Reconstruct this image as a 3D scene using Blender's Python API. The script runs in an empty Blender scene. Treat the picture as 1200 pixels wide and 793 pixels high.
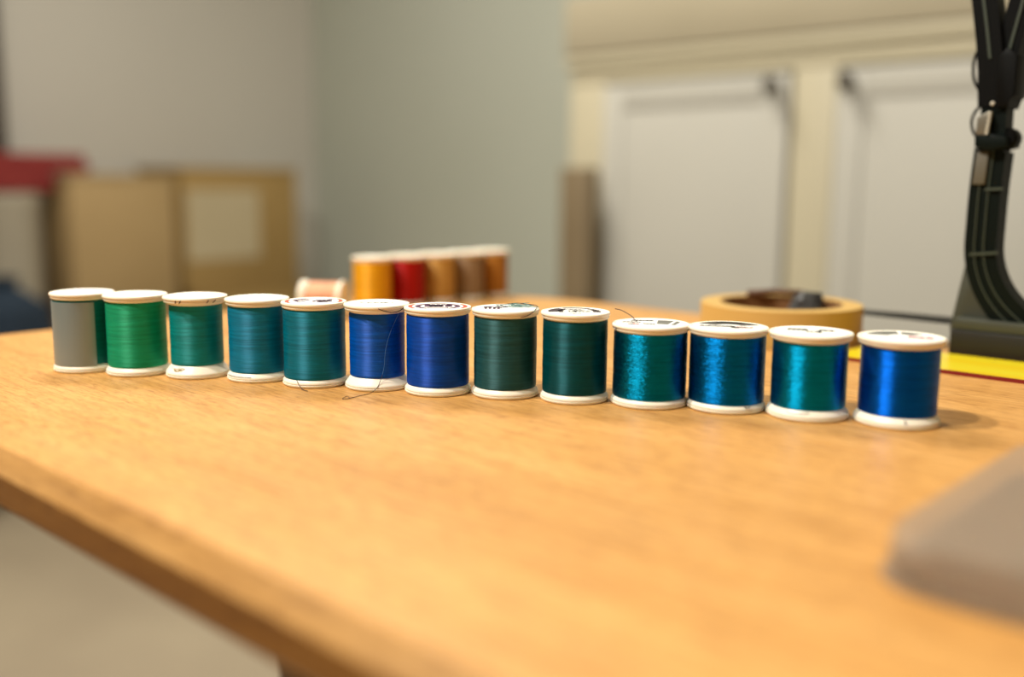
import bpy, bmesh, math, random
from mathutils import Vector, Matrix, noise

scene = bpy.context.scene
C = scene.collection
TZ = 0.75                                   # table top height
random.seed(7)

# ------------------------------------------------------------------ camera
F = Vector((0.0, 0.98773707, -0.15612647))
Rv = Vector((0.99996603, 0.00128689, 0.00814151))
Uv = Vector((-0.00824259, 0.15612116, 0.98770352))
CAM = Vector((0, 0, TZ + 0.1062))
FPX = 1167.7
cam = bpy.data.cameras.new('camera')
cam.sensor_width = 36
cam.sensor_fit = 'HORIZONTAL'
cam.lens = FPX / 1200 * 36
cam.clip_start = 0.01
cam.dof.use_dof = True
cam.dof.focus_distance = 0.505
cam.dof.aperture_fstop = 2.5
cam.dof.aperture_blades = 0
camo = bpy.data.objects.new('camera', cam)
C.objects.link(camo)
M = Matrix((Rv, Uv, -F)).transposed().to_4x4()
M.translation = CAM
camo.matrix_world = M
scene.camera = camo

# ------------------------------------------------------------------ world, exposure
w = bpy.data.worlds.new('world')
scene.world = w
w.use_nodes = True
w.node_tree.nodes['Background'].inputs[0].default_value = (1, 0.93, 0.82, 1)
w.node_tree.nodes['Background'].inputs[1].default_value = 0.3
scene.view_settings.view_transform = 'Standard'
scene.view_settings.look = 'None'
scene.view_settings.exposure = 0.06
scene.view_settings.gamma = 1.0
scene.view_settings.use_curve_mapping = False

# room axes: e1 runs along the table (towards the right and the camera), e2 away from it
ANG = math.atan2(-0.677, 0.736)
E1 = Vector((0.736, -0.677, 0)).normalized()
E2 = Vector((0.677, 0.736, 0)).normalized()
def rm(a, b, z=0.0):
    return E1 * a + E2 * b + Vector((0, 0, z))

def area(name, loc, target, size, power, col):
    l = bpy.data.lights.new(name, 'AREA')
    l.shape = 'DISK'
    l.size = size
    l.energy = power
    l.color = col
    o = bpy.data.objects.new(name, l)
    C.objects.link(o)
    o.location = loc
    d = Vector(target) - Vector(loc)
    o.rotation_euler = d.to_track_quat('-Z', 'Y').to_euler()
    return o
area('key_lamp_light', (-0.90, 0.22, TZ + 1.50), (0.0, 0.45, TZ), 0.09, 27, (1, 0.95, 0.86))
area('second_lamp_light', (-0.68, -0.06, TZ + 1.45), (0.0, 0.40, TZ), 0.09, 17, (1, 0.95, 0.86))
area('ceiling_panel_light', rm(-1.5, 0.95, 2.44), rm(-1.5, 0.95, 0), 0.7, 37, (1, 0.94, 0.84))  # unseen fill light added under the ceiling to brighten the background

# ------------------------------------------------------------------ materials
def lin(c):
    c = c / 255
    return c / 12.92 if c <= 0.04045 else ((c + 0.055) / 1.055) ** 2.4
def rgb(r, g, b):
    return (lin(r), lin(g), lin(b), 1)
def mat(name, col, rough=0.5, metal=0.0, spec=0.5, **kw):
    m = bpy.data.materials.new(name)
    m.use_nodes = True
    b = m.node_tree.nodes['Principled BSDF']
    b.inputs['Base Color'].default_value = col
    b.inputs['Roughness'].default_value = rough
    b.inputs['Metallic'].default_value = metal
    b.inputs['Specular IOR Level'].default_value = spec
    for k, v in kw.items():
        b.inputs[k.replace('_', ' ')].default_value = v
    return m
def nodes(m):
    nt = m.node_tree
    return nt, nt.nodes, nt.links, nt.nodes['Principled BSDF']
def coords(m, scale, rot=(0, 0, 0), kind='Object'):
    nt, N, L, B = nodes(m)
    tc = N.new('ShaderNodeTexCoord')
    mp = N.new('ShaderNodeMapping')
    mp.inputs['Scale'].default_value = scale
    mp.inputs['Rotation'].default_value = rot
    L.new(tc.outputs[kind], mp.inputs[0])
    return mp.outputs[0]
def ntex(m, vec, scale=1, detail=4, rough=0.5, dist=0):
    nt, N, L, B = nodes(m)
    n = N.new('ShaderNodeTexNoise')
    n.inputs['Scale'].default_value = scale
    n.inputs['Detail'].default_value = detail
    n.inputs['Roughness'].default_value = rough
    n.inputs['Distortion'].default_value = dist
    L.new(vec, n.inputs['Vector'])
    return n.outputs[0]
def ramp(m, fac, stops):
    nt, N, L, B = nodes(m)
    r = N.new('ShaderNodeValToRGB')
    el = r.color_ramp.elements
    while len(el) < len(stops):
        el.new(0.5)
    for e, (p, c) in zip(el, stops):
        e.position = p
        e.color = c
    L.new(fac, r.inputs[0])
    return r.outputs[0]
def mixc(m, fac, a, b, mode='MIX'):
    nt, N, L, B = nodes(m)
    x = N.new('ShaderNodeMix')
    x.data_type = 'RGBA'
    x.blend_type = mode
    for i, v in ((0, fac), (6, a), (7, b)):
        if isinstance(v, (int, float, tuple)):
            x.inputs[i].default_value = v
        else:
            L.new(v, x.inputs[i])
    return x.outputs[2]
def bump(m, h, strength, dist, normal=None):
    nt, N, L, B = nodes(m)
    b = N.new('ShaderNodeBump')
    b.inputs['Strength'].default_value = strength
    b.inputs['Distance'].default_value = dist
    L.new(h, b.inputs['Height'])
    if normal is not None:
        L.new(normal, b.inputs['Normal'])
    L.new(b.outputs[0], B.inputs['Normal'])
    return b.outputs[0]

def plain_mat(name, c1, c2, scale=8, rough=0.6, detail=3):
    m = mat(name, c1, rough)
    nt, N, L, B = nodes(m)
    n = ntex(m, coords(m, (scale,) * 3), 1, detail)
    L.new(ramp(m, n, [(0.3, c1), (0.7, c2)]), B.inputs['Base Color'])
    return m

def wood_mat(name='oak_table', tint=None):
    m = mat(name, rgb(215, 160, 95), 0.42, spec=0.4)
    nt, N, L, B = nodes(m)
    v = coords(m, (7, 60, 60))
    n1 = ntex(m, v, 1, 8, 0.62, 0.6)
    c1 = ramp(m, n1, [(0.28, rgb(196, 143, 74)), (0.5, rgb(211, 158, 88)), (0.72, rgb(219, 168, 98))])
    v2 = coords(m, (26, 380, 380))
    n2 = ntex(m, v2, 1, 5, 0.6, 0.4)
    c2 = ramp(m, n2, [(0.3, (0.66, 0.6, 0.52, 1)), (0.55, (1, 1, 1, 1))])
    c = mixc(m, 0.8, c1, c2, 'MULTIPLY')
    n3 = ntex(m, coords(m, (3.0, 9, 9)), 1, 3, 0.5, 1.0)
    c3 = ramp(m, n3, [(0.35, (0.86, 0.82, 0.76, 1)), (0.6, (1, 1, 1, 1))])
    c = mixc(m, 0.7, c, c3, 'MULTIPLY')
    n4 = ntex(m, coords(m, (110, 900, 900)), 1, 3, 0.6, 0.5)
    c4 = ramp(m, n4, [(0.36, (0.60, 0.52, 0.42, 1)), (0.50, (1, 1, 1, 1)), (0.66, (1.0, 1.0, 1.0, 1)), (0.74, (1.12, 1.14, 1.18, 1))])
    c = mixc(m, 0.75, c, c4, 'MULTIPLY')
    if tint:
        c = mixc(m, 1.0, c, tint + (1,), 'MULTIPLY')
    L.new(c, B.inputs['Base Color'])
    L.new(ramp(m, n2, [(0.3, (0.5,) * 3 + (1,)), (0.7, (0.36,) * 3 + (1,))]), B.inputs['Roughness'])
    bump(m, n2, 0.5, 0.0005)
    return m

def thread_mat(name, col, col2, rough=0.68, metal=0.30, glitter=0.0, spec=0.5):
    """thread wound in level turns: sheen spreads up and down, across the strands"""
    m = mat(name, col, rough, metal, spec)
    nt, N, L, B = nodes(m)
    wraps = ntex(m, coords(m, (40, 40, 1500)), 1, 3, 0.7)
    slow = ntex(m, coords(m, (30, 30, 420)), 1, 3, 0.6)
    c = ramp(m, slow, [(0.3, col), (0.7, col2)])
    dk = ramp(m, wraps, [(0.3, (0.62,) * 3 + (1,)), (0.6, (1, 1, 1, 1))])
    L.new(mixc(m, 0.8, c, dk, 'MULTIPLY'), B.inputs['Base Color'])
    nrm = bump(m, slow, 0.5, 0.0006)
    tg = N.new('ShaderNodeTangent')
    tg.direction_type = 'RADIAL'
    tg.axis = 'Z'
    L.new(tg.outputs[0], B.inputs['Tangent'])
    B.inputs['Anisotropic'].default_value = 0.98
    B.inputs['Anisotropic Rotation'].default_value = ANISO
    if glitter:
        vo = N.new('ShaderNodeTexVoronoi')
        vo.inputs['Scale'].default_value = 1
        L.new(coords(m, (1900, 1900, 3000)), vo.inputs['Vector'])
        sub = N.new('ShaderNodeVectorMath'); sub.operation = 'SUBTRACT'
        sub.inputs[1].default_value = (0.5, 0.5, 0.5)
        L.new(vo.outputs['Color'], sub.inputs[0])
        sc = N.new('ShaderNodeVectorMath'); sc.operation = 'SCALE'
        sc.inputs['Scale'].default_value = glitter
        L.new(sub.outputs[0], sc.inputs[0])
        ad = N.new('ShaderNodeVectorMath'); ad.operation = 'ADD'
        L.new(sc.outputs[0], ad.inputs[0]); L.new(nrm, ad.inputs[1])
        no = N.new('ShaderNodeVectorMath'); no.operation = 'NORMALIZE'
        L.new(ad.outputs[0], no.inputs[0])
        L.new(no.outputs[0], B.inputs['Normal'])
    return m
ANISO = 0.25

MAT = {}
MAT['wood'] = wood_mat()
MAT['plastic'] = mat('cream_plastic', rgb(246, 238, 218), 0.38, Subsurface_Weight=0.12, Subsurface_Scale=0.002)
MAT['label'] = mat('label_paper', rgb(250, 247, 238), 0.5)
MAT['ink_dark'] = mat('dark_ink', rgb(48, 26, 34), 0.5)
MAT['ink_plum'] = mat('plum_ink', rgb(72, 22, 62), 0.5)
MAT['ink_red'] = mat('red_ink', rgb(205, 70, 40), 0.5)
MAT['ink_pink'] = mat('pink_ink', rgb(214, 130, 135), 0.5)
MAT['ink_grey'] = mat('grey_ink', rgb(108, 108, 100), 0.5)
MAT['ink_pale'] = mat('pale_grey_ink', rgb(178, 178, 165), 0.5)
MAT['ink_char'] = mat('charcoal_ink', rgb(62, 60, 56), 0.5)
MAT['fuzz_dark'] = mat('dark_loose_thread', rgb(50, 25, 30), 0.6)
MAT['fuzz_blue'] = mat('blue_loose_thread', rgb(70, 120, 170), 0.5)
MAT['fuzz_teal'] = mat('teal_loose_thread', rgb(110, 145, 140), 0.5)
MAT['fuzz_white'] = mat('white_loose_thread', rgb(235, 232, 225), 0.5)

# ------------------------------------------------------------------ mesh helpers
def obj(name, bm, m, parent=None, smooth=True, angle=35):
    me = bpy.data.meshes.new(name)
    bmesh.ops.recalc_face_normals(bm, faces=bm.faces)
    bm.to_mesh(me)
    bm.free()
    if smooth:
        for p in me.polygons:
            p.use_smooth = True
        me.set_sharp_from_angle(angle=math.radians(angle))
    if m is not None:
        me.materials.append(m)
    o = bpy.data.objects.new(name, me)
    C.objects.link(o)
    if parent is not None:
        o.parent = parent
    return o
def tag(o, label, cat, group=None, kind=None):
    if label: o['label'] = label
    if cat: o['category'] = cat
    if group: o['group'] = group
    if kind: o['kind'] = kind
    return o
def thing(name, label, cat, loc=(0, 0, 0), rotz=0.0, group=None):
    o = bpy.data.objects.new(name, None)
    o.empty_display_size = 0.02
    C.objects.link(o)
    o.location = loc
    o.rotation_euler = (0, 0, rotz)
    return tag(o, label, cat, group)
def lathe(bm, prof, seg=64, T=None, jitter=None):
    rings = []
    for r, z in prof:
        if r < 1e-7:
            v = bm.verts.new((0, 0, z))
            rings.append([v])
        else:
            ring = []
            for i in range(seg):
                a = 2 * math.pi * i / seg
                rr = r + (jitter(a, z) if jitter else 0)
                ring.append(bm.verts.new((rr * math.cos(a), rr * math.sin(a), z)))
            rings.append(ring)
    new = [v for r in rings for v in r]
    for A, Bn in zip(rings[:-1], rings[1:]):
        for i in range(seg):
            j = (i + 1) % seg
            if len(A) == 1 and len(Bn) == 1:
                continue
            if len(A) == 1:
                bm.faces.new((A[0], Bn[i], Bn[j]))
            elif len(Bn) == 1:
                bm.faces.new((A[i], A[j], Bn[0]))
            else:
                bm.faces.new((A[i], A[j], Bn[j], Bn[i]))
    if T is not None:
        bmesh.ops.transform(bm, matrix=T, verts=new)
def box(bm, lo, hi, bev=0.0, seg=2, T=None):
    vs = [bm.verts.new((x, y, z)) for z in (lo[2], hi[2]) for y in (lo[1], hi[1]) for x in (lo[0], hi[0])]
    fs = [bm.faces.new([vs[i] for i in q]) for q in ((0, 2, 3, 1), (4, 5, 7, 6), (0, 1, 5, 4), (2, 6, 7, 3), (0, 4, 6, 2), (1, 3, 7, 5))]
    if bev:
        es = list({e for f in fs for e in f.edges})
        r = bmesh.ops.bevel(bm, geom=es, offset=bev, segments=seg, profile=0.5, affect='EDGES')
        vs = list({v for v in r['verts']} | {v for v in vs if v.is_valid})
    if T is not None:
        bmesh.ops.transform(bm, matrix=T, verts=vs)
def prism(bm, pts, z0, z1, T=None, bev=0.0, seg=2):
    lo = [bm.verts.new((x, y, z0)) for x, y in pts]
    hi = [bm.verts.new((x, y, z1)) for x, y in pts]
    n = len(pts)
    fb = bm.faces.new(lo[::-1])
    ft = bm.faces.new(hi)
    for i in range(n):
        j = (i + 1) % n
        bm.faces.new((lo[i], lo[j], hi[j], hi[i]))
    vs = lo + hi
    if bev:
        r = bmesh.ops.bevel(bm, geom=list(ft.edges) + list(fb.edges), offset=bev, segments=seg, profile=0.5, affect='EDGES')
        vs = list(set(r['verts']) | {v for v in vs if v.is_valid})
    if T is not None:
        bmesh.ops.transform(bm, matrix=T, verts=vs)
def catmull(pts, n=8):
    P = [Vector(p) for p in pts]
    P = [P[0] * 2 - P[1]] + P + [P[-1] * 2 - P[-2]]
    out = []
    for i in range(1, len(P) - 2):
        for k in range(n):
            t = k / n
            a, b, c, d = P[i - 1], P[i], P[i + 1], P[i + 2]
            out.append(0.5 * ((2 * b) + (c - a) * t + (2 * a - 5 * b + 4 * c - d) * t * t + (3 * b - a - 3 * c + d) * t ** 3))
    out.append(P[-2])
    return out
def tube(bm, pts, r, seg=6, n=8):
    P = catmull(pts, n)
    rings = []
    up = Vector((0.13, 0.21, 0.97)).normalized()
    for i, p in enumerate(P):
        d = (P[min(i + 1, len(P) - 1)] - P[max(i - 1, 0)]).normalized()
        s = d.cross(up)
        if s.length < 1e-4:
            s = d.cross(Vector((1, 0, 0)))
        s.normalize()
        u = s.cross(d)
        rings.append([bm.verts.new(p + (s * math.cos(2 * math.pi * k / seg) + u * math.sin(2 * math.pi * k / seg)) * r) for k in range(seg)])
    for A, B in zip(rings[:-1], rings[1:]):
        for k in range(seg):
            j = (k + 1) % seg
            bm.faces.new((A[k], A[j], B[j], B[k]))
    bm.faces.new(rings[0][::-1])
    bm.faces.new(rings[-1])
NB = bmesh.new
def rbox(name, lo, hi, m, parent=None, bev=0.0, angle=35):
    bm = NB()
    box(bm, lo, hi, bev)
    return obj(name, bm, m, parent, True, angle)

# room pieces are meshed in room axes (a, b, z) and turned once
def room_obj(name, bm, m, parent=None):
    o = obj(name, bm, m, parent)
    if parent is None:
        o.rotation_euler = (0, 0, ANG)
    return o

# ------------------------------------------------------------------ the room
floor_m = plain_mat('beige_floor', rgb(152, 138, 116), rgb(166, 152, 128), 2.5, 0.7)
ceil_m = plain_mat('ceiling_paint', rgb(225, 220, 208), rgb(232, 228, 216), 1, 0.9)
left_m = plain_mat('left_wall_paint', rgb(190, 186, 176), rgb(196, 192, 182), 0.8, 0.8)
back_m = plain_mat('back_wall_paint', rgb(176, 180, 166), rgb(184, 188, 176), 0.8, 0.8)
A0, A1, B0, B1, HC = -3.2, 2.4, -2.2, 2.35, 2.5
def struct(name, lo, hi, m):
    bm = NB()
    box(bm, lo, hi)
    o = room_obj(name, bm, m)
    o['kind'] = 'structure'
    return o
struct('floor', (A0 - .1, B0 - .1, -0.1), (A1 + .1, B1 + .1, 0), floor_m)
struct('ceiling', (A0 - .1, B0 - .1, HC), (A1 + .1, B1 + .1, HC + .1), ceil_m)
struct('wall_left', (A0 - .1, B0, 0), (A0, B1, HC), left_m)
struct('wall_back', (A0 - .1, B1, 0), (A1 + .1, B1 + .1, HC), back_m)
struct('wall_right', (A1, B0, 0), (A1 + .1, B1, HC), left_m)
struct('wall_front', (A0 - .1, B0 - .1, 0), (A1 + .1, B0, HC), left_m)
dark_trim = mat('dark_brown_wood', rgb(58, 48, 40), 0.5)
struct('trim_1', (A0, 0.80, 0), (A0 + 0.05, 1.20, HC), dark_trim)
struct('baseboard_back', (A0, B1 - 0.015, 0), (-1.44, B1, 0.09), plain_mat('white_trim', rgb(225, 218, 200), rgb(228, 221, 204), 2))

# ------------------------------------------------------------------ cabinet on the right
cab_m = plain_mat('pale_grey_cabinet_paint', rgb(178, 176, 166), rgb(184, 182, 172), 1.5, 0.55)
stile_m = plain_mat('cream_cabinet_paint', rgb(182, 174, 148), rgb(188, 180, 154), 1.5, 0.5)
knob_m = mat('dark_knob_metal', rgb(100, 96, 88), 0.4, 0.4)
cab = thing('cabinet', 'long pale grey cabinet with cream framing standing behind the work table', 'cabinet', (0, 0, 0), ANG)
CB = 1.75
bm = NB(); box(bm, (-1.44, CB + 0.02, 0.08), (1.5, B1 - 0.005, 1.10)); obj('carcass', bm, cab_m, cab)
bm = NB(); box(bm, (-1.42, CB + 0.06, 0.0), (1.48, B1 - 0.02, 0.08)); obj('plinth', bm, dark_trim, cab)
bm = NB(); box(bm, (-1.44, CB, 1.065), (1.5, CB + 0.02, 1.10), 0.003); obj('top_rail', bm, stile_m, cab)
bm = NB(); box(bm, (-1.45, CB - 0.010, 1.10), (1.5, CB + 0.02, 1.125), 0.006); obj('moulding', bm, stile_m, cab)
for a0, a1 in ((-1.44, -1.345), (-0.905, -0.82), (-0.32, -0.25), (0.26, 0.34), (0.92, 1.0)):
    bm = NB(); box(bm, (a0, CB, 0.08), (a1, CB + 0.02, 1.065), 0.003); obj('stile', bm, stile_m, cab)
for a0, a1, side in ((-1.34, -0.91, 1), (-0.815, -0.325, -1), (-0.245, 0.255, 1), (0.345, 0.915, -1)):
    bm = NB()
    box(bm, (a0, CB - 0.005, 0.10), (a1, CB + 0.019, 1.058), 0.003)
    d = obj('door', bm, cab_m, cab)
    bm = NB()
    # raised frame of the door
    for lo, hi in (((a0, 0.10), (a0 + 0.05, 1.058)), ((a1 - 0.05, 0.10), (a1, 1.058)), ((a0 + 0.05, 1.008), (a1 - 0.05, 1.058)), ((a0 + 0.05, 0.10), (a1 - 0.05, 0.15))):
        box(bm, (lo[0], CB - 0.0085, lo[1]), (hi[0], CB - 0.0051, hi[1]), 0.002)
    obj('door_frame', bm, cab_m, d)
    bm = NB()
    ak = a1 - 0.025 if side > 0 else a0 + 0.025
    T = Matrix.Translation((ak, CB - 0.0085, 1.035)) @ Matrix.Rotation(math.pi / 2, 4, 'X')
    lathe(bm, [(0, 0), (0.007, 0), (0.006, 0.012), (0.016, 0.020), (0.017, 0.027), (0.010, 0.033), (0, 0.034)], 24, T)
    obj('knob', bm, knob_m, d)
bm = NB(); box(bm, (-1.45, CB - 0.014, 1.126), (1.52, B1 - 0.005, 1.25), 0.006)
worktop = room_obj('worktop', bm, plain_mat('tan_worktop', rgb(160, 151, 128), rgb(168, 159, 136), 3, 0.45))
tag(worktop, 'light brown worktop slab lying on the pale grey cabinet', 'worktop')

# brown board leaning beside the cabinet
bm = NB(); box(bm, (-1.395, 1.665, 0.0), (-1.315, 1.70, 0.885), 0.004)
bd = room_obj('wooden_board', bm, plain_mat('dull_brown_board', rgb(112, 96, 70), rgb(122, 106, 80), 6, 0.6))
tag(bd, 'narrow dull brown upright board standing against the left end of the cabinet front', 'board')

# ------------------------------------------------------------------ storage along the left wall
card_m = plain_mat('cardboard_brown', rgb(162, 136, 92), rgb(172, 146, 102), 3, 0.8)
card2_m = plain_mat('cardboard_dark', rgb(150, 122, 70), rgb(160, 132, 80), 3, 0.8)
pale_m = plain_mat('pale_paper', rgb(176, 162, 130), rgb(184, 170, 138), 4, 0.8)
def carton(a0, a1, b0, b1, z0, z1, m, label, panel=None):
    t = thing('storage_box', label, 'box', rm((a0 + a1) / 2, (b0 + b1) / 2, z0), ANG)
    wa, wb, h = (a1 - a0) / 2, (b1 - b0) / 2, z1 - z0
    bm = NB(); box(bm, (-wa, -wb, 0), (wa, wb, h - 0.012), 0.003); obj('box_body', bm, m, t)
    for s in (-1, 1):
        bm = NB()
        y0, y1 = sorted((s * 0.003, s * (wb + 0.004)))
        box(bm, (-wa - 0.004, y0, h - 0.012), (wa + 0.004, y1, h), 0.002)
        obj('box_flap', bm, m, t)
    if panel:
        y0, y1, pz0, pz1 = panel
        bm = NB(); box(bm, (wa, y0, pz0), (wa + 0.002, y1, pz1)); obj('paper_panel', bm, pale_m, t)
    return t
carton(-3.16, -2.85, 1.24, 1.60, 0.0, 0.42, card_m, 'brown cardboard box on the floor by the left wall, under the plain lighter box')
carton(-3.16, -2.85, 1.62, 2.03, 0.0, 0.50, card2_m, 'dark tan cardboard box on the floor nearest the room corner')
carton(-3.15, -2.86, 1.25, 1.57, 0.42, 0.865, card_m, 'light brown cardboard box in the upper row at the left, beside the pale box')
carton(-3.15, -2.86, 1.60, 2.02, 0.50, 0.89, card2_m, 'dark tan cardboard box with a pale paper panel, stacked nearest the room corner', (-0.20, 0.06, 0.10, 0.32))
# folded red cloth on the bin, its upper folds over the box
bm = NB()
for k in range(4):
    hi_b = 1.232 if k < 2 else 1.36 - k * .01
    box(bm, (-3.09 + k * .008, 1.00, 0.8155 + k * 0.0265), (-2.90 - k * .006, hi_b, 0.8425 + k * 0.0265), 0.009, 3)
red = room_obj('folded_cloth', bm, plain_mat('red_fabric', rgb(128, 40, 38), rgb(138, 48, 44), 12, 0.9))
tag(red, 'folded red cloth lying on the pale bin at the far left edge', 'cloth')
# tall pale bin and navy bag at the far left
bm = NB()
lathe(bm, [(0, 0.0), (0.085, 0), (0.098, 0.78), (0.105, 0.79), (0.105, 0.81), (0.0, 0.815)], 48)
bn = obj('bin', bm, plain_mat('pale_bin_plastic', rgb(176, 168, 150), rgb(182, 174, 156), 4, 0.5))
bn.location = rm(-3.0, 1.125, 0)
tag(bn, 'tall pale grey round lidded bin standing by the wall at the far left edge', 'bin')
st = thing('low_stool', 'dark wooden stool carrying the navy bag at the far left edge', 'stool', rm(-2.67, 0.965, 0), ANG)
bm = NB(); box(bm, (-0.15, -0.15, 0.295), (0.15, 0.15, 0.33), 0.006); obj('seat', bm, dark_trim, st)
for sx in (-1, 1):
    for sy in (-1, 1):
        bm = NB(); box(bm, (sx * .12 - .018, sy * .12 - .018, 0), (sx * .12 + .018, sy * .12 + .018, 0.295), 0.003); obj('leg', bm, dark_trim, st)
bm = NB()
lathe(bm, [(0, 0), (0.10, 0.0), (0.125, 0.03), (0.13, 0.12), (0.11, 0.20), (0.06, 0.235), (0.035, 0.25), (0.045, 0.275), (0, 0.27)], 40,
      jitter=lambda a, z: 0.008 * math.sin(5 * a) + 0.005 * math.sin(9 * a + 20 * z))
bg = obj('drawstring_bag', bm, plain_mat('navy_cloth', rgb(20, 36, 52), rgb(26, 44, 60), 10, 0.9))
bg.location = rm(-2.67, 0.965, 0.33)
tag(bg, 'dark navy drawstring bag on the dark stool at the far left edge', 'bag')

# ------------------------------------------------------------------ the table
tbl = thing('work_table', 'light oak work table with chamfered edge carrying the row of spools', 'table', (0, 0, 0), ANG)
TA0, TA1, TB0, TB1 = -0.714, 0.75, 0.139, 0.699
pts = [(TA1, TB0), (TA1, TB1)]
rc = 0.17
for k in range(17):
    a = math.pi / 2 + k / 16 * math.pi / 2
    pts.append((TA0 + rc + rc * math.cos(a), TB1 - rc + rc * math.sin(a)))
for k in range(5):
    a = math.pi + k / 4 * math.pi / 2
    pts.append((TA0 + .02 + .02 * math.cos(a), TB0 + .02 + .02 * math.sin(a)))
bm = NB(); prism(bm, pts, TZ - 0.026, TZ, bev=0.007, seg=1)
top = obj('tabletop', bm, MAT['wood'], tbl, True, 30)
edge_m = wood_mat('oak_edge', (0.40, 0.29, 0.11))
top.data.materials.append(edge_m)
top.data.materials.append(wood_mat('worn_chamfer', (0.70, 0.70, 0.72)))  # chamfer tinted darker and greyer than the top
for p in top.data.polygons:
    if abs(p.normal.z) < 0.3 or p.normal.z < -0.5:
        p.material_index = 1
    elif p.normal.z < 0.95:
        p.material_index = 2
leg_m = plain_mat('brown_leg_wood', rgb(96, 66, 38), rgb(110, 78, 46), 10, 0.5)
for a, b in ((-0.625, 0.45), (-0.66, 0.185), (0.68, 0.64), (0.68, 0.185)):
    bm = NB(); box(bm, (a - .022, b - .022, 0), (a + .022, b + .022, TZ - 0.026), 0.003); obj('leg', bm, leg_m, tbl)

# ------------------------------------------------------------------ thread spools
LIDCOL = {}
def arc(bm, R, r0, r1, a0, a1, z, n=18):
    """flat printed ring segment on a lid; radii as shares of R, degrees"""
    prev = None
    for k in range(n + 1):
        a = math.radians(a0 + (a1 - a0) * k / n)
        p = bm.verts.new((R * r0 * math.cos(a), R * r0 * math.sin(a), z)); q = bm.verts.new((R * r1 * math.cos(a), R * r1 * math.sin(a), z))
        if prev: bm.faces.new((prev[0], prev[1], q, p))
        prev = (p, q)
def quad(bm, R, pts, z):
    bm.faces.new([bm.verts.new((x * R, y * R, z)) for x, y in pts])
def stroke(bm, R, x0, y0, x1, y1, w_, z):
    d = Vector((x1 - x0, y1 - y0)); n = Vector((-d.y, d.x)).normalized() * w_ / 2
    quad(bm, R, ((x0 + n.x, y0 + n.y), (x0 - n.x, y0 - n.y), (x1 - n.x, y1 - n.y), (x1 + n.x, y1 + n.y)), z)
def glyph_row(bm, R, x0, x1, y, h, n, w_, z, rnd):
    """a row of small lettering, too small to read: uprights with short bars"""
    for k in range(n):
        x = x0 + (x1 - x0) * (k + .5) / n
        wd = (x1 - x0) / n * 0.36
        stroke(bm, R, x - wd, y - h / 2, x - wd, y + h / 2, w_, z)
        if rnd.random() < .7: stroke(bm, R, x - wd, y + h / 2, x + wd, y + h / 2, w_ * 1.6, z)
        if rnd.random() < .6: stroke(bm, R, x - wd, y, x + wd, y, w_ * 1.6, z)
        if rnd.random() < .6: stroke(bm, R, x + wd, y - h / 2, x + wd, y + h / 2, w_, z)
def glyph_ring(bm, R, r, h, a0, a1, n, z, rnd):
    for k in range(n):
        a = math.radians(a0 + (a1 - a0) * (k + .5) / n)
        c, s = math.cos(a), math.sin(a)
        stroke(bm, R, (r - h / 2) * c, (r - h / 2) * s, (r + h / 2) * c, (r + h / 2) * s, 0.085, z)
        if rnd.random() < .6:
            a2 = a + 0.07
            stroke(bm, R, r * c, r * s, r * math.cos(a2), r * math.sin(a2), 0.10, z)

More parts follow.
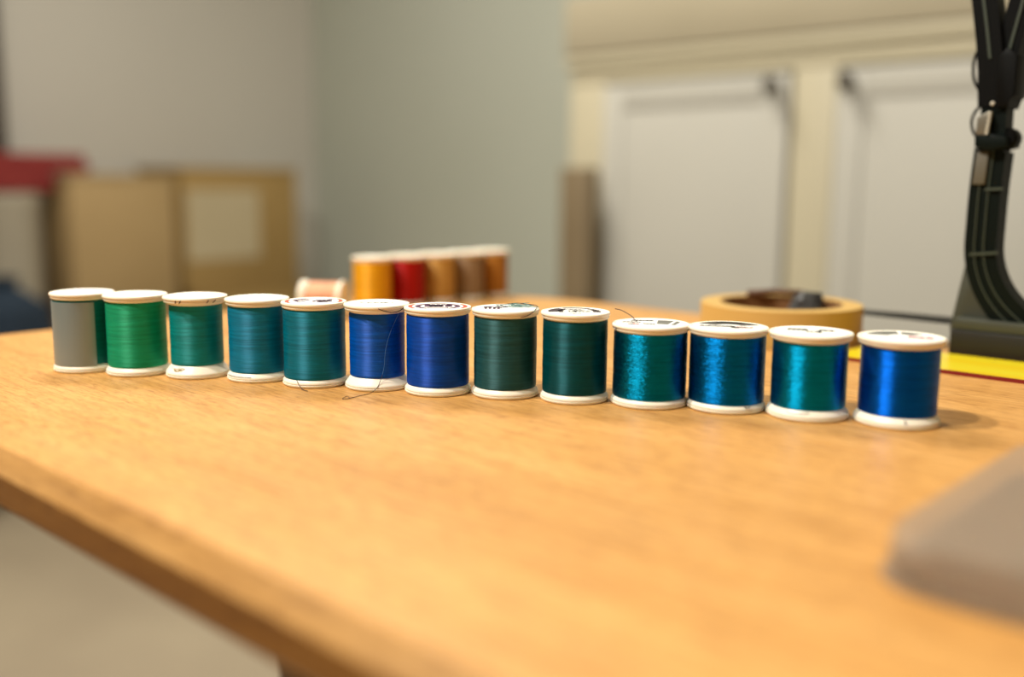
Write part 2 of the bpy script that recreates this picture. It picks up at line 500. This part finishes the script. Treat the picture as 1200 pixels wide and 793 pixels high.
def make_spool(label, loc, D, H, k, tmat, rotz=0.0, prints=None, sleeve=None, group=None, name='thread_spool', fine=True, cone_b=0.006, top_cone=0.0022, label_off=0):
    t = thing(name, label, 'spool', loc, rotz, group)
    R = D / 2
    seg = 96 if fine else 48
    tf = 0.0031
    # bottom flange: two-step disc with groove, rising into the cone of the core
    bm = NB()
    lathe(bm, [(0, 0), (R * .93, 0), (R * .975, .0003), (R * .992, .0008), (R * .992, .0014), (R * .965, .0016), (R * .965, .0018), (R * .985, .0020),
               (R * .985, .0026), (R * .965, tf), (R * .70, tf + cone_b), (R * .62, tf + cone_b + .001), (R * .62, H * .5)], seg)
    obj('bottom_flange', bm, MAT['plastic'], t, angle=50)
    bm = NB()
    lathe(bm, [(R * .62, H * .5), (R * .62, H - tf - top_cone - .001), (R * .70, H - tf - top_cone), (R * .955, H - tf), (R * .972, H - tf + .0004), (R * .972, H - .0021), (R * .955, H - .0019), (R * .955, H - .0017),
               (R * .99, H - .0015), (R, H - .0011), (R, H - .0006), (R * .985, H - .0001), (R * .955, H), (R * .92, H), (R * .905, H - .00025), (0, H - .00025)], seg)
    obj('top_flange', bm, MAT['plastic'], t, angle=50)
    # wound thread
    rt = R * k
    sl = (.965 - k) / .265
    zb = tf + max(0.0, sl) * cone_b + .00015
    zt = H - tf - max(0.0, (.955 - k) / .255) * top_cone - .00015
    nr = 54 if fine else 8
    prof = [(R * .6, zb + .0002)]
    for i in range(nr + 1):
        u = i / nr
        e = min(u, 1 - u)
        prof.append((rt - .0005 * max(0, 1 - e / .04) ** 2, zb + (zt - zb) * u))
    prof.append((R * .6, zt - .0002))
    sd_ = rotz * 7 + loc[0] * 50
    def jit(a, z):
        if not fine: return 0
        return 0.00009 * noise.noise(Vector((sd_, z * 1600, 0))) + 0.00013 * noise.noise(Vector((math.cos(a) * 1.5, math.sin(a) * 1.5 + sd_, z * 160)))
    bm = NB(); lathe(bm, prof, seg, jitter=jit); obj('wound_thread', bm, tmat, t, angle=60)
    if fine:
        bm = NB(); lathe(bm, [(0, H - .00024), (R * .88, H - .00024), (R * .88, H - .00008), (0, H - .00008)], 64)
        lab = obj('round_label', bm, MAT['label'], t)
        if prints:
            rnd = random.Random(int(loc[0] * 1e4))
            byc = {}
            for p in prints:
                byc.setdefault(p[0], []).append(p)
            for col, ps in byc.items():
                bm = NB()
                z = H - .00003
                for p in ps:
                    if p[1] == 'arc': arc(bm, R, *p[2:], z)
                    elif p[1] == 'quad': quad(bm, R, p[2], z)
                    elif p[1] == 'stroke': stroke(bm, R, *p[2:], z)
                    elif p[1] == 'row': glyph_row(bm, R, *p[2:7], p[7] if len(p) > 7 else 0.075, z, rnd)
                    elif p[1] == 'ring': glyph_ring(bm, R, *p[2:], z, rnd)
                obj('label_print', bm, MAT[col], lab, smooth=False)['kind'] = 'stuff'
    return t
def loose(name, parent, pts, r, m):
    bm = NB(); tube(bm, pts, r, 6, 8)
    return obj(name, bm, MAT[m], parent)

DA, HA, DB, HB = .034, .0436, .0376, .0391
teal = lambda n, a, b, **k: thread_mat(n, rgb(*a), rgb(*b), **k)
TM = [
    teal('teal_thread', (0, 108, 108), (4, 120, 118)),
    teal('bright_green_thread', (10, 160, 112), (20, 172, 124)),
    teal('sea_green_thread', (0, 134, 134), (0, 146, 146)),
    teal('peacock_thread', (0, 120, 156), (0, 132, 168)),
    teal('dark_cyan_thread', (0, 114, 138), (0, 128, 152), rough=0.62, metal=0.4),
    teal('royal_blue_thread', (0, 82, 186), (0, 94, 202), rough=0.6),
    teal('deep_blue_thread', (0, 70, 176), (0, 82, 194), rough=0.62, metal=0.4),
    teal('grey_teal_thread', (34, 86, 90), (42, 98, 102), rough=0.60, metal=0.4),
    teal('dark_green_teal_thread', (0, 78, 86), (0, 90, 98), rough=0.56, metal=0.55),
    teal('metallic_teal_thread', (0, 124, 164), (0, 138, 180), rough=0.45, metal=0.95, glitter=0.30),
    teal('metallic_azure_thread', (0, 112, 184), (0, 124, 200), rough=0.45, metal=0.95, glitter=0.30),
    teal('metallic_cyan_thread', (0, 136, 182), (0, 150, 196), rough=0.44, metal=0.95, glitter=0.2),
    teal('metallic_blue_thread', (0, 92, 204), (0, 104, 220), rough=0.46, metal=0.92, glitter=0.14),
]
XY = [(-0.2395, 0.5515), (-0.2067, 0.5427), (-0.1721, 0.5373), (-0.1365, 0.5295), (-0.1037, 0.517), (-0.0699, 0.5103), (-0.0376, 0.499),
      (-0.0033, 0.4936), (0.0310, 0.4837), (0.0670, 0.4762), (0.1027, 0.4679), (0.1376, 0.4534), (0.1743, 0.4406)]
KK = [.93, .92, .82, .91, .945, .84, .93, .925, .935, .945, .945, .90, .90]
GRP = 'spools in the row across the table'
labels = [
    'leftmost spool of the row, mostly covered by a grey wrap, teal thread at its right',
    'bright green thread spool, second from the left end of the row',
    'sea green spool with nicked lid rim and white strands on its base',
    'plain peacock blue-green thread spool with blank white lid, fourth from the left',
    'dark cyan spool with plum logo between red arcs on its lid',
    'royal blue spool with a loose fine strand down its front reaching the table',
    'deep blue thread spool whose lid has red arcs round a dark ring',
    'dull grey-teal thread spool with pale tangled thread on its lid',
    'dark green-teal spool with a ring of dark lettering on its lid, tallest-looking near the middle',
    'shiny metallic teal spool with grey block and small red mark on its lid',
    'shiny metallic azure spool with a charcoal segment and red lettering on its lid',
    'shiny metallic cyan spool with faint grey print on its lid, second from the right end',
    'shiny metallic cobalt blue spool at the right end of the row',
]
PR = [
    [('ink_pale', 'row', -.5, .5, .15, .2, 5), ('ink_pale', 'arc', .62, .7, 20, 160)],
    [('ink_pale', 'arc', .66, .71, 10, 170), ('ink_pale', 'row', -.4, .6, -.1, .2, 6)],
    [],
    [],
    [('ink_red', 'arc', .76, .88, -30, 30), ('ink_red', 'arc', .76, .88, 150, 210),
     ('ink_plum', 'stroke', -.60, .05, -.22, .52, .13), ('ink_plum', 'stroke', -.56, .1, -.44, -.22, .10), ('ink_plum', 'stroke', -.46, -.2, -.10, .34, .12),
     ('ink_plum', 'arc', .60, .70, 95, 165), ('ink_plum', 'arc', .60, .70, 15, 80), ('ink_plum', 'row', -.02, .52, -.12, .30, 4, .10),
     ('ink_plum', 'stroke', .06, .22, .56, .18, .14), ('ink_plum', 'stroke', .1, -.36, .42, -.30, .10)],
    [('ink_pale', 'row', -.5, .5, .0, .25, 5), ('ink_pale', 'arc', .55, .62, 30, 150)],
    [('ink_red', 'arc', .76, .88, -34, 34), ('ink_red', 'arc', .76, .88, 146, 214),
     ('ink_plum', 'arc', .52, .68, -60, 240), ('ink_plum', 'row', -.36, .40, .08, .5, 5, .11), ('ink_plum', 'stroke', -.3, -.34, .3, -.34, .14)],
    [('ink_plum', 'row', -.6, -.1, .0, .5, 4), ('ink_dark', 'quad', ((-.66, .28), (-.4, .36), (-.42, .1), (-.64, .02))),
     ('ink_plum', 'quad', ((-.1, .35), (.1, .4), (.04, .12), (-.14, .1)))],
    [('ink_dark', 'arc', .46, .80, 128, 200), ('ink_dark', 'arc', .62, .82, 55, 122), ('ink_dark', 'ring', .44, .16, 130, 215, 9),
     ('ink_dark', 'ring', .62, .24, -20, 50, 7), ('ink_pale', 'row', -.2, .4, -.05, .35, 6), ('ink_dark', 'ring', .5, .12, 250, 290, 4), ('ink_dark', 'row', -.3, .3, .3, .12, 5)],
    [('ink_grey', 'quad', ((.18, .58), (.60, .52), (.42, -.22), (.14, -.12))), ('ink_grey', 'quad', ((-.2, -.02), (.12, -.10), (.10, -.30), (-.2, -.22))),
     ('ink_grey', 'quad', ((.66, .46), (.76, .3), (.60, -.3), (.5, -.24))), ('ink_char', 'row', -.5, .05, .42, .14, 6), ('ink_char', 'row', -.72, -.25, .08, .12, 5),
     ('ink_red', 'row', -.55, -.32, -.24, .16, 3)],
    [('ink_char', 'arc', .34, .84, 24, 156), ('ink_char', 'row', -.70, .0, -.06, .17, 8), ('ink_char', 'quad', ((-.06, .1), (.12, .1), (.28, -.34), (.1, -.34))),
     ('ink_red', 'row', .1, .62, -.16, .17, 6), ('ink_pale', 'row', -.3, .35, .58, .1, 8)],
    [('ink_grey', 'row', -.55, -.1, .2, .3, 4), ('ink_pale', 'row', -.1, .3, -.05, .34, 4), ('ink_grey', 'row', .2, .6, .25, .26, 3)],
    [('ink_grey', 'arc', .30, .80, 100, 178), ('ink_grey', 'arc', .30, .74, 48, 92), ('ink_pink', 'row', .16, .74, -.08, .30, 6, .07)],
]
spools = []
for i in range(13):
    x, y = XY[i]
    A = i < 9
    face = math.atan2(-x, y)                 # lids face the viewer's side
    s = make_spool(labels[i], (x, y, TZ), DA if A else DB, HA if A else HB, KK[i], TM[i], face, PR[i], group=GRP)
    spools.append(s)

# grey sleeve added to the first spool: glare on its thread as colour
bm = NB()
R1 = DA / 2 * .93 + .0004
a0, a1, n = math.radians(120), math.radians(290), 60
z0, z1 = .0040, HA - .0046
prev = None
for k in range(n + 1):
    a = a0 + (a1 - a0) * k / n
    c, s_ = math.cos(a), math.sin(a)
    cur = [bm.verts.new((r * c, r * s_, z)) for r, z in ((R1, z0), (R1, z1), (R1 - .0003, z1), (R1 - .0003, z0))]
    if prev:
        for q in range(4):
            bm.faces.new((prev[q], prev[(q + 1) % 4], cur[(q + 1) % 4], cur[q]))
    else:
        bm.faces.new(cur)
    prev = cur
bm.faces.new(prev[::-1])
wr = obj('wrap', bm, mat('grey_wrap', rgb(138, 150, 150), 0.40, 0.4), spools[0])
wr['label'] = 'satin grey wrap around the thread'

# nicks and strands
S = spools[2]
R = DA / 2
for a, l in ((-58, .0016), (-70, .0009), (-120, .0012), (-128, .0006)):
    ar = math.radians(a)
    loose('nick', S, [(R * .978 * math.cos(ar), R * .978 * math.sin(ar), HA - .0026), (R * .99 * math.cos(ar + l / R * .6), R * .99 * math.sin(ar + l / R * .6), HA - .0019), (R * 1.001 * math.cos(ar + l / R), R * 1.001 * math.sin(ar + l / R), HA - .0012)], .00022, 'fuzz_dark')
for k, (a, b) in enumerate(((-150, -110), (-142, -95), (-128, -80), (-155, -128))):
    ps = []
    for q in range(6):
        ar = math.radians(a + (b - a) * q / 5)
        rr = R * (.86 + .11 * math.sin(q * 1.1 + k))
        ps.append((rr * math.cos(ar), rr * math.sin(ar), .0056 - .0008 * q * (.6 + .2 * k) + .0009))
    loose('loose_thread', S, ps, .0003, 'fuzz_white')
loose('loose_thread', spools[3], [(R * .985 * math.cos(math.radians(a)), R * .985 * math.sin(math.radians(a)), .0033 - .0000 * a) for a in (-165, -150, -135, -120, -105)], .00013, 'fuzz_dark')
# tail at the foot of the dark cyan spool
loose('loose_thread', spools[4], [(-.0095, -.0136, .0042), (-.0085, -.0165, .0026), (-.0066, -.0192, .0006), (-.0040, -.0225, .0003)], .00017, 'fuzz_dark')
# long strand of the royal blue spool
rk = R * .84 + .0002
def sp(a, r, z): return (r * math.cos(math.radians(a)), r * math.sin(math.radians(a)), z)
loose('loose_thread', spools[5], [sp(-88, R * 1.0, HA - .0010), sp(-76, R * .99, HA - .0024), sp(-62, R * .985, HA - .0032), sp(-48, R * .985, HA - .0028), sp(-34, R * 1.0, HA - .0012)], .00019, 'fuzz_dark')
loose('loose_thread', spools[5], [sp(-47, rk + .0022, HA - .0034), sp(-55, rk + .0008, HA - .0085), sp(-66, rk + .0004, HA - .015), sp(-74, rk + .0003, .021), sp(-77, rk + .0003, .013), sp(-81, rk + .0007, .0088)], .00010, 'fuzz_blue')
loose('loose_thread', spools[5], [sp(-81, rk + .0007, .0088), sp(-86, R * .93, .0052), sp(-92, R * 1.01, .0022), (-.004, -.0200, .0003), (-.009, -.0252, .0003), (-.0135, -.0295, .0002), (-.0150, -.0275, .0006), (-.0172, -.0310, .0003), (-.0158, -.0325, .0003), (-.0125, -.0300, .0004)], .00014, 'fuzz_dark')
# pale tangle on the grey-teal lid
S = spools[7]
rnd = random.Random(5)
for k in range(5):
    cx, cy = .0035 + rnd.uniform(-.002, .006), rnd.uniform(-.006, .006)
    loose('tangled_thread', S, [(cx + .006 * math.cos(t_ * 1.3 + k) * (1 + .3 * math.sin(t_ * 2 + k)), cy + .0045 * math.sin(t_ * 1.3 + k * 2), HA + .0004 + .0006 * (1 + math.sin(t_ + k))) for t_ in range(7)], .00015, 'fuzz_teal')
loose('tangled_thread', S, [(.013, .006, HA + .001), (.0155, .001, HA + .0012), (.0152, -.0045, HA + .0005), (.0135, -.0105, HA - .0006), (.0105, -.0136, HA - .0022), (.0075, -.0155, HA - .0026)], .00018, 'fuzz_dark')
loose('tangled_thread', S, [(-.006, -.002, HA + .0003), (-.001, .003, HA + .0012), (.006, .007, HA + .0016), (.013, .006, HA + .001)], .00020, 'fuzz_dark')
# strand bridging from behind the dark spool to the teal metallic lid
loose('loose_thread', spools[9], [(-.0178, .010, HB + .0052), (-.0145, .0088, HB + .0046), (-.0100, .0060, HB + .0026), (-.0075, .0035, HB + .0006), (-.0068, .002, HB + .0002)], .00022, 'fuzz_dark')
loose('loose_thread', spools[9], [sp(205, DB / 2 * .98, HB - .0010), sp(212, DB / 2 * 1.03, HB - .0030), sp(208, DB / 2 * .99, HB - .0050)], .00022, 'fuzz_dark')
loose('loose_thread', spools[10], [sp(-62, DB / 2 * .975, .0038), sp(-58, DB / 2 * .985, .0034), sp(-52, DB / 2 * .99, .0036)], .0002, 'fuzz_dark')
loose('loose_thread', spools[11], [sp(-120, DB / 2 * .94, .0042), sp(-112, DB / 2 * .965, .0036), sp(-98, DB / 2 * .96, .0040), sp(-86, DB / 2 * .93, .0044)], .00015, 'fuzz_dark')
loose('loose_thread', spools[12], [sp(-78, DB / 2 * .95, .0046), sp(-77, DB / 2 * .985, .0030)], .00025, 'fuzz_dark')

# ------------------------------------------------------------------ blurred spools behind
GB = 'spools standing further back on the table'
back = [((-.116, .822), (244, 176, 20), 'golden yellow thread spool, leftmost of the group standing further back'),
        ((-.0905, .845), (178, 12, 10), 'deep red thread spool behind the row, right of the golden yellow one'),
        ((-.066, .869), (206, 160, 84), 'pale gold thread spool behind the row, right of the red one'),
        ((-.042, .893), (160, 134, 104), 'taupe thread spool behind the row, between pale gold and amber ones'),
        ((-.020, .9185), (188, 128, 52), 'amber brown thread spool, rightmost of the group standing further back')]
for (x, y), c, lb in back:
    m = thread_mat('far_thread', rgb(*c), rgb(*[min(255, v + 8) for v in c]))
    make_spool(lb, (x, y, TZ), DA, HA, .93, m, 0.0, None, group=GB, fine=False)
# peach spool lying on its side
m = thread_mat('peach_thread', rgb(238, 168, 128), rgb(244, 180, 142))
ls = make_spool('peach thread spool lying on its side behind the row, left of the yellow one', (-0.1640, 0.775, TZ + .0145), .029, .034, .90, m, 0.0, None, fine=False)
ls.rotation_euler = (0, math.pi / 2, math.radians(-8))

# ------------------------------------------------------------------ masking tape roll
tx, ty = .1865, .688
tp = thing('tape_roll', 'wide roll of tan masking tape lying flat behind the metallic spools', 'tape', (tx, ty, TZ), 0)
Ro, Ri, Ht = .0545, .040, .0245
tape_m = mat('tan_tape', rgb(200, 162, 90), 0.5, spec=0.35)
bm = NB(); lathe(bm, [(Ri + .0015, 0), (Ro - .0004, 0), (Ro, .0004), (Ro, Ht - .0004), (Ro - .0004, Ht), (Ri + .0015, Ht), (Ri + .0015, 0)], 96); obj('tape_layers', bm, tape_m, tp)
bm = NB(); lathe(bm, [(Ri, 0), (Ri + .0015, 0), (Ri + .0015, Ht), (Ri, Ht), (Ri, 0)], 96); obj('cardboard_core', bm, mat('brown_core', rgb(120, 82, 44), 0.8), tp)
bm = NB()
prev = None
for k in range(10):
    a = math.radians(18 + k * 2.2)
    r = Ro + .0003 + .00006 * k * k
    p = [bm.verts.new((rr * math.cos(a), rr * math.sin(a), z)) for rr, z in ((r, .0003), (r, Ht - .0003), (r + .0003, Ht - .0003), (r + .0003, .0003))]
    if prev:
        for q in range(4): bm.faces.new((prev[q], prev[(q + 1) % 4], p[(q + 1) % 4], p[q]))
    else: bm.faces.new(p)
    prev = p
bm.faces.new(prev[::-1])
obj('loose_tape_end', bm, tape_m, tp)
# small crumpled grey bit standing inside the roll
bm = NB()
lathe(bm, [(0, 0), (.010, 0), (.013, .008), (.012, .018), (.010, .026), (.006, .0305), (0, .031)], 20,
      jitter=lambda a, z: .0022 * math.sin(3 * a + z * 300) + .0015 * math.sin(7 * a - z * 500))
cr = obj('crumpled_foil', bm, mat('grey_crumple', rgb(92, 92, 92), 0.35, 0.6))
cr.location = (tx + .022, ty + .012, TZ)
tag(cr, 'small crumpled grey scrap sticking up inside the tan tape roll', 'scrap')
bm = NB()
tube(bm, [(-.020, .004, .0265), (-.010, .001, .0272), (0, .003, .0276), (.010, .000, .0275), (.020, .004, .0268)], .0022, 8)
tw = obj('brown_twig', bm, mat('brown_strip', rgb(96, 62, 38), 0.7))
tw.name = 'brown_strip'
tw.location = (tx + .006, ty + .036, TZ)
tag(tw, 'short brown strip lying across the far rim of the tan tape roll', 'strip')

# ------------------------------------------------------------------ yellow ruler
bm = NB(); box(bm, (0, 0, 0), (.42, .0585, .0022), .0003, 1)
rl = thing('ruler', 'fluorescent yellow flat ruler lying behind the right end of the row', 'ruler', rm(-.265, .5775, TZ), ANG)
ym = mat('fluorescent_yellow', rgb(238, 206, 10), 0.22, spec=0.6)
nt, N, L, B = nodes(ym)
n_ = ntex(ym, coords(ym, (4, 60, 60)), 1, 3, .5)
L.new(ramp(ym, n_, [(.3, rgb(236, 196, 6)), (.7, rgb(232, 220, 40))]), B.inputs['Base Color'])
obj('ruler_blade', bm, ym, rl)
bm = NB(); box(bm, (0, -.0011, 0), (.42, 0, .0022)); e_ = obj('ruler_edge', bm, mat('dark_red_edge', rgb(122, 18, 20), .4), rl); e_['label'] = 'dark red front edge'
bm = NB()
for k in range(80):
    box(bm, (.005 + k * .005, .050 if k % 5 else .046, .0022), (.0053 + k * .005, .058, .00225))
obj('tick_marks', bm, mat('tick_ink', rgb(150, 130, 10), .5), rl)['kind'] = 'stuff'

# ------------------------------------------------------------------ dark stand at the right
def ray(u, v):
    return F * FPX + Rv * (u - 600) - Uv * (v - 396.5)
SB = .660
def onb(u, v, b=SB):
    d = ray(u, v); s_ = (b - 0.0) / d.dot(E2)
    P = CAM + d * s_
    return (P.dot(E1), P.z - TZ)
stand = thing('upright_stand', 'black and dark green stand with curved arm, forked top and clips at right', 'stand', rm(0, 0, TZ), ANG)
blk = mat('black_plastic', rgb(6, 6, 5), 0.5, spec=0.12)
grn = mat('dark_green_plastic', rgb(3, 12, 8), 0.5, spec=0.15)
olive = plain_mat('olive_grey_plastic', rgb(54, 56, 46), rgb(60, 62, 50), 30, 0.5)
rail = mat('grey_green_rail', rgb(56, 64, 52), 0.5)
silver = mat('dull_metal', rgb(120, 116, 104), 0.4, 0.5)
base_m = plain_mat('brown_black_plastic', rgb(20, 18, 11), rgb(25, 22, 14), 40, 0.5)
# x=a, y=z(height), extruded along b
TS = Matrix(((1, 0, 0, 0), (0, 0, 1, 0), (0, 1, 0, 0), (0, 0, 0, 1)))
def plate(name, uv, b0, b1, m, parent=stand, bev=.0006, bref=None):
    bm = NB()
    prism(bm, [onb(u, v, bref if bref is not None else b0) for u, v in uv], b0, b1, TS, bev, 2)
    return obj(name, bm, m, parent, True, 40)
a_left = onb(1112, 400, .642)[0]
bm = NB(); box(bm, (a_left, .642, 0), (a_left + .34, .694, .0165), .001); obj('base_block', bm, base_m, stand)
bm = NB(); box(bm, (a_left + .001, .644, .0165), (a_left + .34, .692, .0235), .0008); obj('base_cap', bm, olive, stand)
# thin foot reaching left
bm = NB()
prism(bm, [(a_left - .098, .672), (a_left - .09, .668), (a_left, .660), (a_left, .692), (a_left - .05, .690), (a_left - .094, .682)], .0170, .0180, None, .0002, 1)
obj('side_tray', bm, blk, stand)
def band(pts, wl, wr):
    """outline of a band around a centre line given in pixels"""
    P = [Vector((p[0], p[1])) for p in pts]
    L_, R_ = [], []
    for i, p in enumerate(P):
        d = (P[min(i + 1, len(P) - 1)] - P[max(i - 1, 0)]).normalized()
        n = Vector((-d.y, d.x))
        L_.append(tuple(p + n * wl)); R_.append(tuple(p - n * wr))
    return L_ + R_[::-1]
cl = [(1272, 402), (1240, 398), (1215, 390), (1192, 374), (1172, 352), (1159, 327), (1153, 298), (1155, 262), (1159, 220), (1165, 176)]
cl = [(p.x, p.y) for p in catmull([(x, y, 0) for x, y in cl], 4)]
def strip(name, line, wl, wr, b0, b1, m, parent=stand):
    """extruded band as a quad strip"""
    o = band(line, wl, wr)
    n = len(line)
    Lp = [onb(u, v) for u, v in o[:n]]; Rp = [onb(u, v) for u, v in o[n:][::-1]]
    bm = NB()
    rings = []
    for l, r in zip(Lp, Rp):
        rings.append([bm.verts.new((l[0], b0, l[1])), bm.verts.new((r[0], b0, r[1])), bm.verts.new((r[0], b1, r[1])), bm.verts.new((l[0], b1, l[1]))])
    for A, B in zip(rings[:-1], rings[1:]):
        for k in range(4):
            bm.faces.new((A[k], A[(k + 1) % 4], B[(k + 1) % 4], B[k]))
    bm.faces.new(rings[0]); bm.faces.new(rings[-1][::-1])
    return obj(name, bm, m, parent)
arm = strip('curved_arm', cl, 19, 18, .652, .668, grn)
strip('arm_rail', cl, 5.6, -4.2, .6508, .652, rail, arm)
strip('arm_rail', cl, -5.2, 6.6, .6508, .652, rail, arm)
for (u0, v0, u1, v1) in ((1137, 298, 1170, 296), (1155, 222, 1176, 221)):
    plate('cross_bar', [(u0, v0 - 1.6), (u1, v1 - 1.6), (u1, v1 + 1.6), (u0, v0 + 1.6)], .6500, .652, rail, arm, 0, .652)
# gusset web between arm and base
plate('gusset', [(1112, 386), (1133, 301), (1142, 300), (1146, 325), (1158, 352), (1176, 374), (1200, 391), (1215, 398), (1150, 392)], .655, .665, olive, bref=.655)
# upper mast and forked arms
def quadband(name, pts, wd, b0, b1, m, parent=stand):
    return strip(name, pts, wd / 2, wd / 2, b0, b1, m, parent)
quadband('mast', [(1166, 178), (1169, 150), (1171, 120), (1172, 95), (1172, 70)], 30, .651, .665, grn)
l1 = quadband('fork_arm', [(1167, 126), (1167, 84), (1165, 50), (1161, 10), (1155, -40), (1150, -90)], 30, .650, .664, blk)
strip('fork_rail', [(1170, 70), (1167, 40), (1163, 5), (1157, -40), (1152, -90)], -1.5, 4.5, .6490, .650, rail, l1)
l2 = quadband('fork_arm', [(1179, 92), (1184, 60), (1194, 25), (1206, -20), (1222, -80)], 27, .654, .668, blk)
strip('fork_rail', [(1186, 70), (1191, 50), (1201, 15), (1212, -25), (1228, -80)], 0, 3, .6530, .654, rail, l2)
# clips, ring and knob
plate('clip_plate', [(1144, 158), (1146, 138), (1160, 130), (1163, 132), (1158, 158)], .646, .650, silver, bref=.648)
for k in range(6):
    v = 131 + k * 4.6
    plate('clip_tooth', [(1159.5 - k * .8, v), (1162.5 - k * .8, v), (1162 - k * .8, v + 3.2), (1159 - k * .8, v + 3.2)], .6445, .646, mat('pale_tooth', rgb(200, 196, 180), .4) if k == 0 else bpy.data.materials['pale_tooth'], bev=0, bref=.646)
plate('clamp_ring', [(1143, 158), (1162, 157), (1181, 160), (1181, 172), (1160, 177), (1143, 172)], .646, .672, grn, bref=.648)
plate('grey_strip', [(1145, 177), (1159, 177), (1154, 216), (1139, 216)], .6495, .652, plain_mat('grey_brown_strip', rgb(84, 80, 68), rgb(92, 88, 76), 40), bref=.65)
bm = NB()
ka, kz = onb(1183, 163)
lathe(bm, [(0, 0), (.0050, 0), (.0066, .002), (.0066, .010), (.0050, .012), (0, .012)], 24, Matrix.Translation((ka, .664, kz)) @ Matrix.Rotation(math.pi / 2, 4, 'X'))
obj('clamp_knob', bm, blk, stand)
plate('hinge_cover', [(1172, 66), (1181, 56), (1194, 64), (1190, 112), (1184, 115), (1182, 126), (1170, 126), (1168, 96)], .648, .670, blk, bref=.650)
bm = NB(); ka, kz = onb(1163, 121, .647); lathe(bm, [(0, 0), (.0013, 0), (.001, .0008), (0, .001)], 12, Matrix.Translation((ka, .647, kz)) @ Matrix.Rotation(math.pi / 2, 4, 'X')); obj('rivet', bm, bpy.data.materials['pale_tooth'], stand)
for ps in ([(1153, 56), (1146, 62), (1142, 78), (1143, 94), (1150, 108), (1156, 116)], [(1152, 124), (1145, 130), (1140, 142), (1142, 155), (1148, 162)]):
    bm = NB(); tube(bm, [(onb(u, v)[0], .658, onb(u, v)[1]) for u, v in ps], .0009, 8); obj('wire_loop', bm, blk, stand)

# ------------------------------------------------------------------ frosted plastic lid close to the lens
fm = mat('frosted_plastic', rgb(206, 188, 166), 0.35, spec=0.5, Alpha=0.62)
nt, N, L, B = nodes(fm)
B.inputs['Transmission Weight'].default_value = 0.6
B.inputs['IOR'].default_value = 1.2
B.inputs['Roughness'].default_value = 0.5
fr = thing('plastic_tray', 'frosted translucent plastic tray lying upside down at the near right corner', 'tray', rm(-.104, .252, TZ), ANG)
def rrect(x0, y0, x1, y1, r, n=8):
    out = []
    for cx, cy, s0 in ((x1 - r, y1 - r, 0), (x0 + r, y1 - r, 90), (x0 + r, y0 + r, 180), (x1 - r, y0 + r, 270)):
        for k in range(n + 1):
            a = math.radians(s0 + 90 * k / n)
            out.append((cx + r * math.cos(a), cy + r * math.sin(a)))
    return out
bm = NB(); prism(bm, rrect(0.002, .002, .238, .148, .016), .0015, .013, None, .004, 3); obj('tray_body', bm, fm, fr)
bm = NB(); prism(bm, rrect(0, 0, .24, .15, .018), 0, .0015, None, .0005, 1); obj('tray_rim', bm, fm, fr)
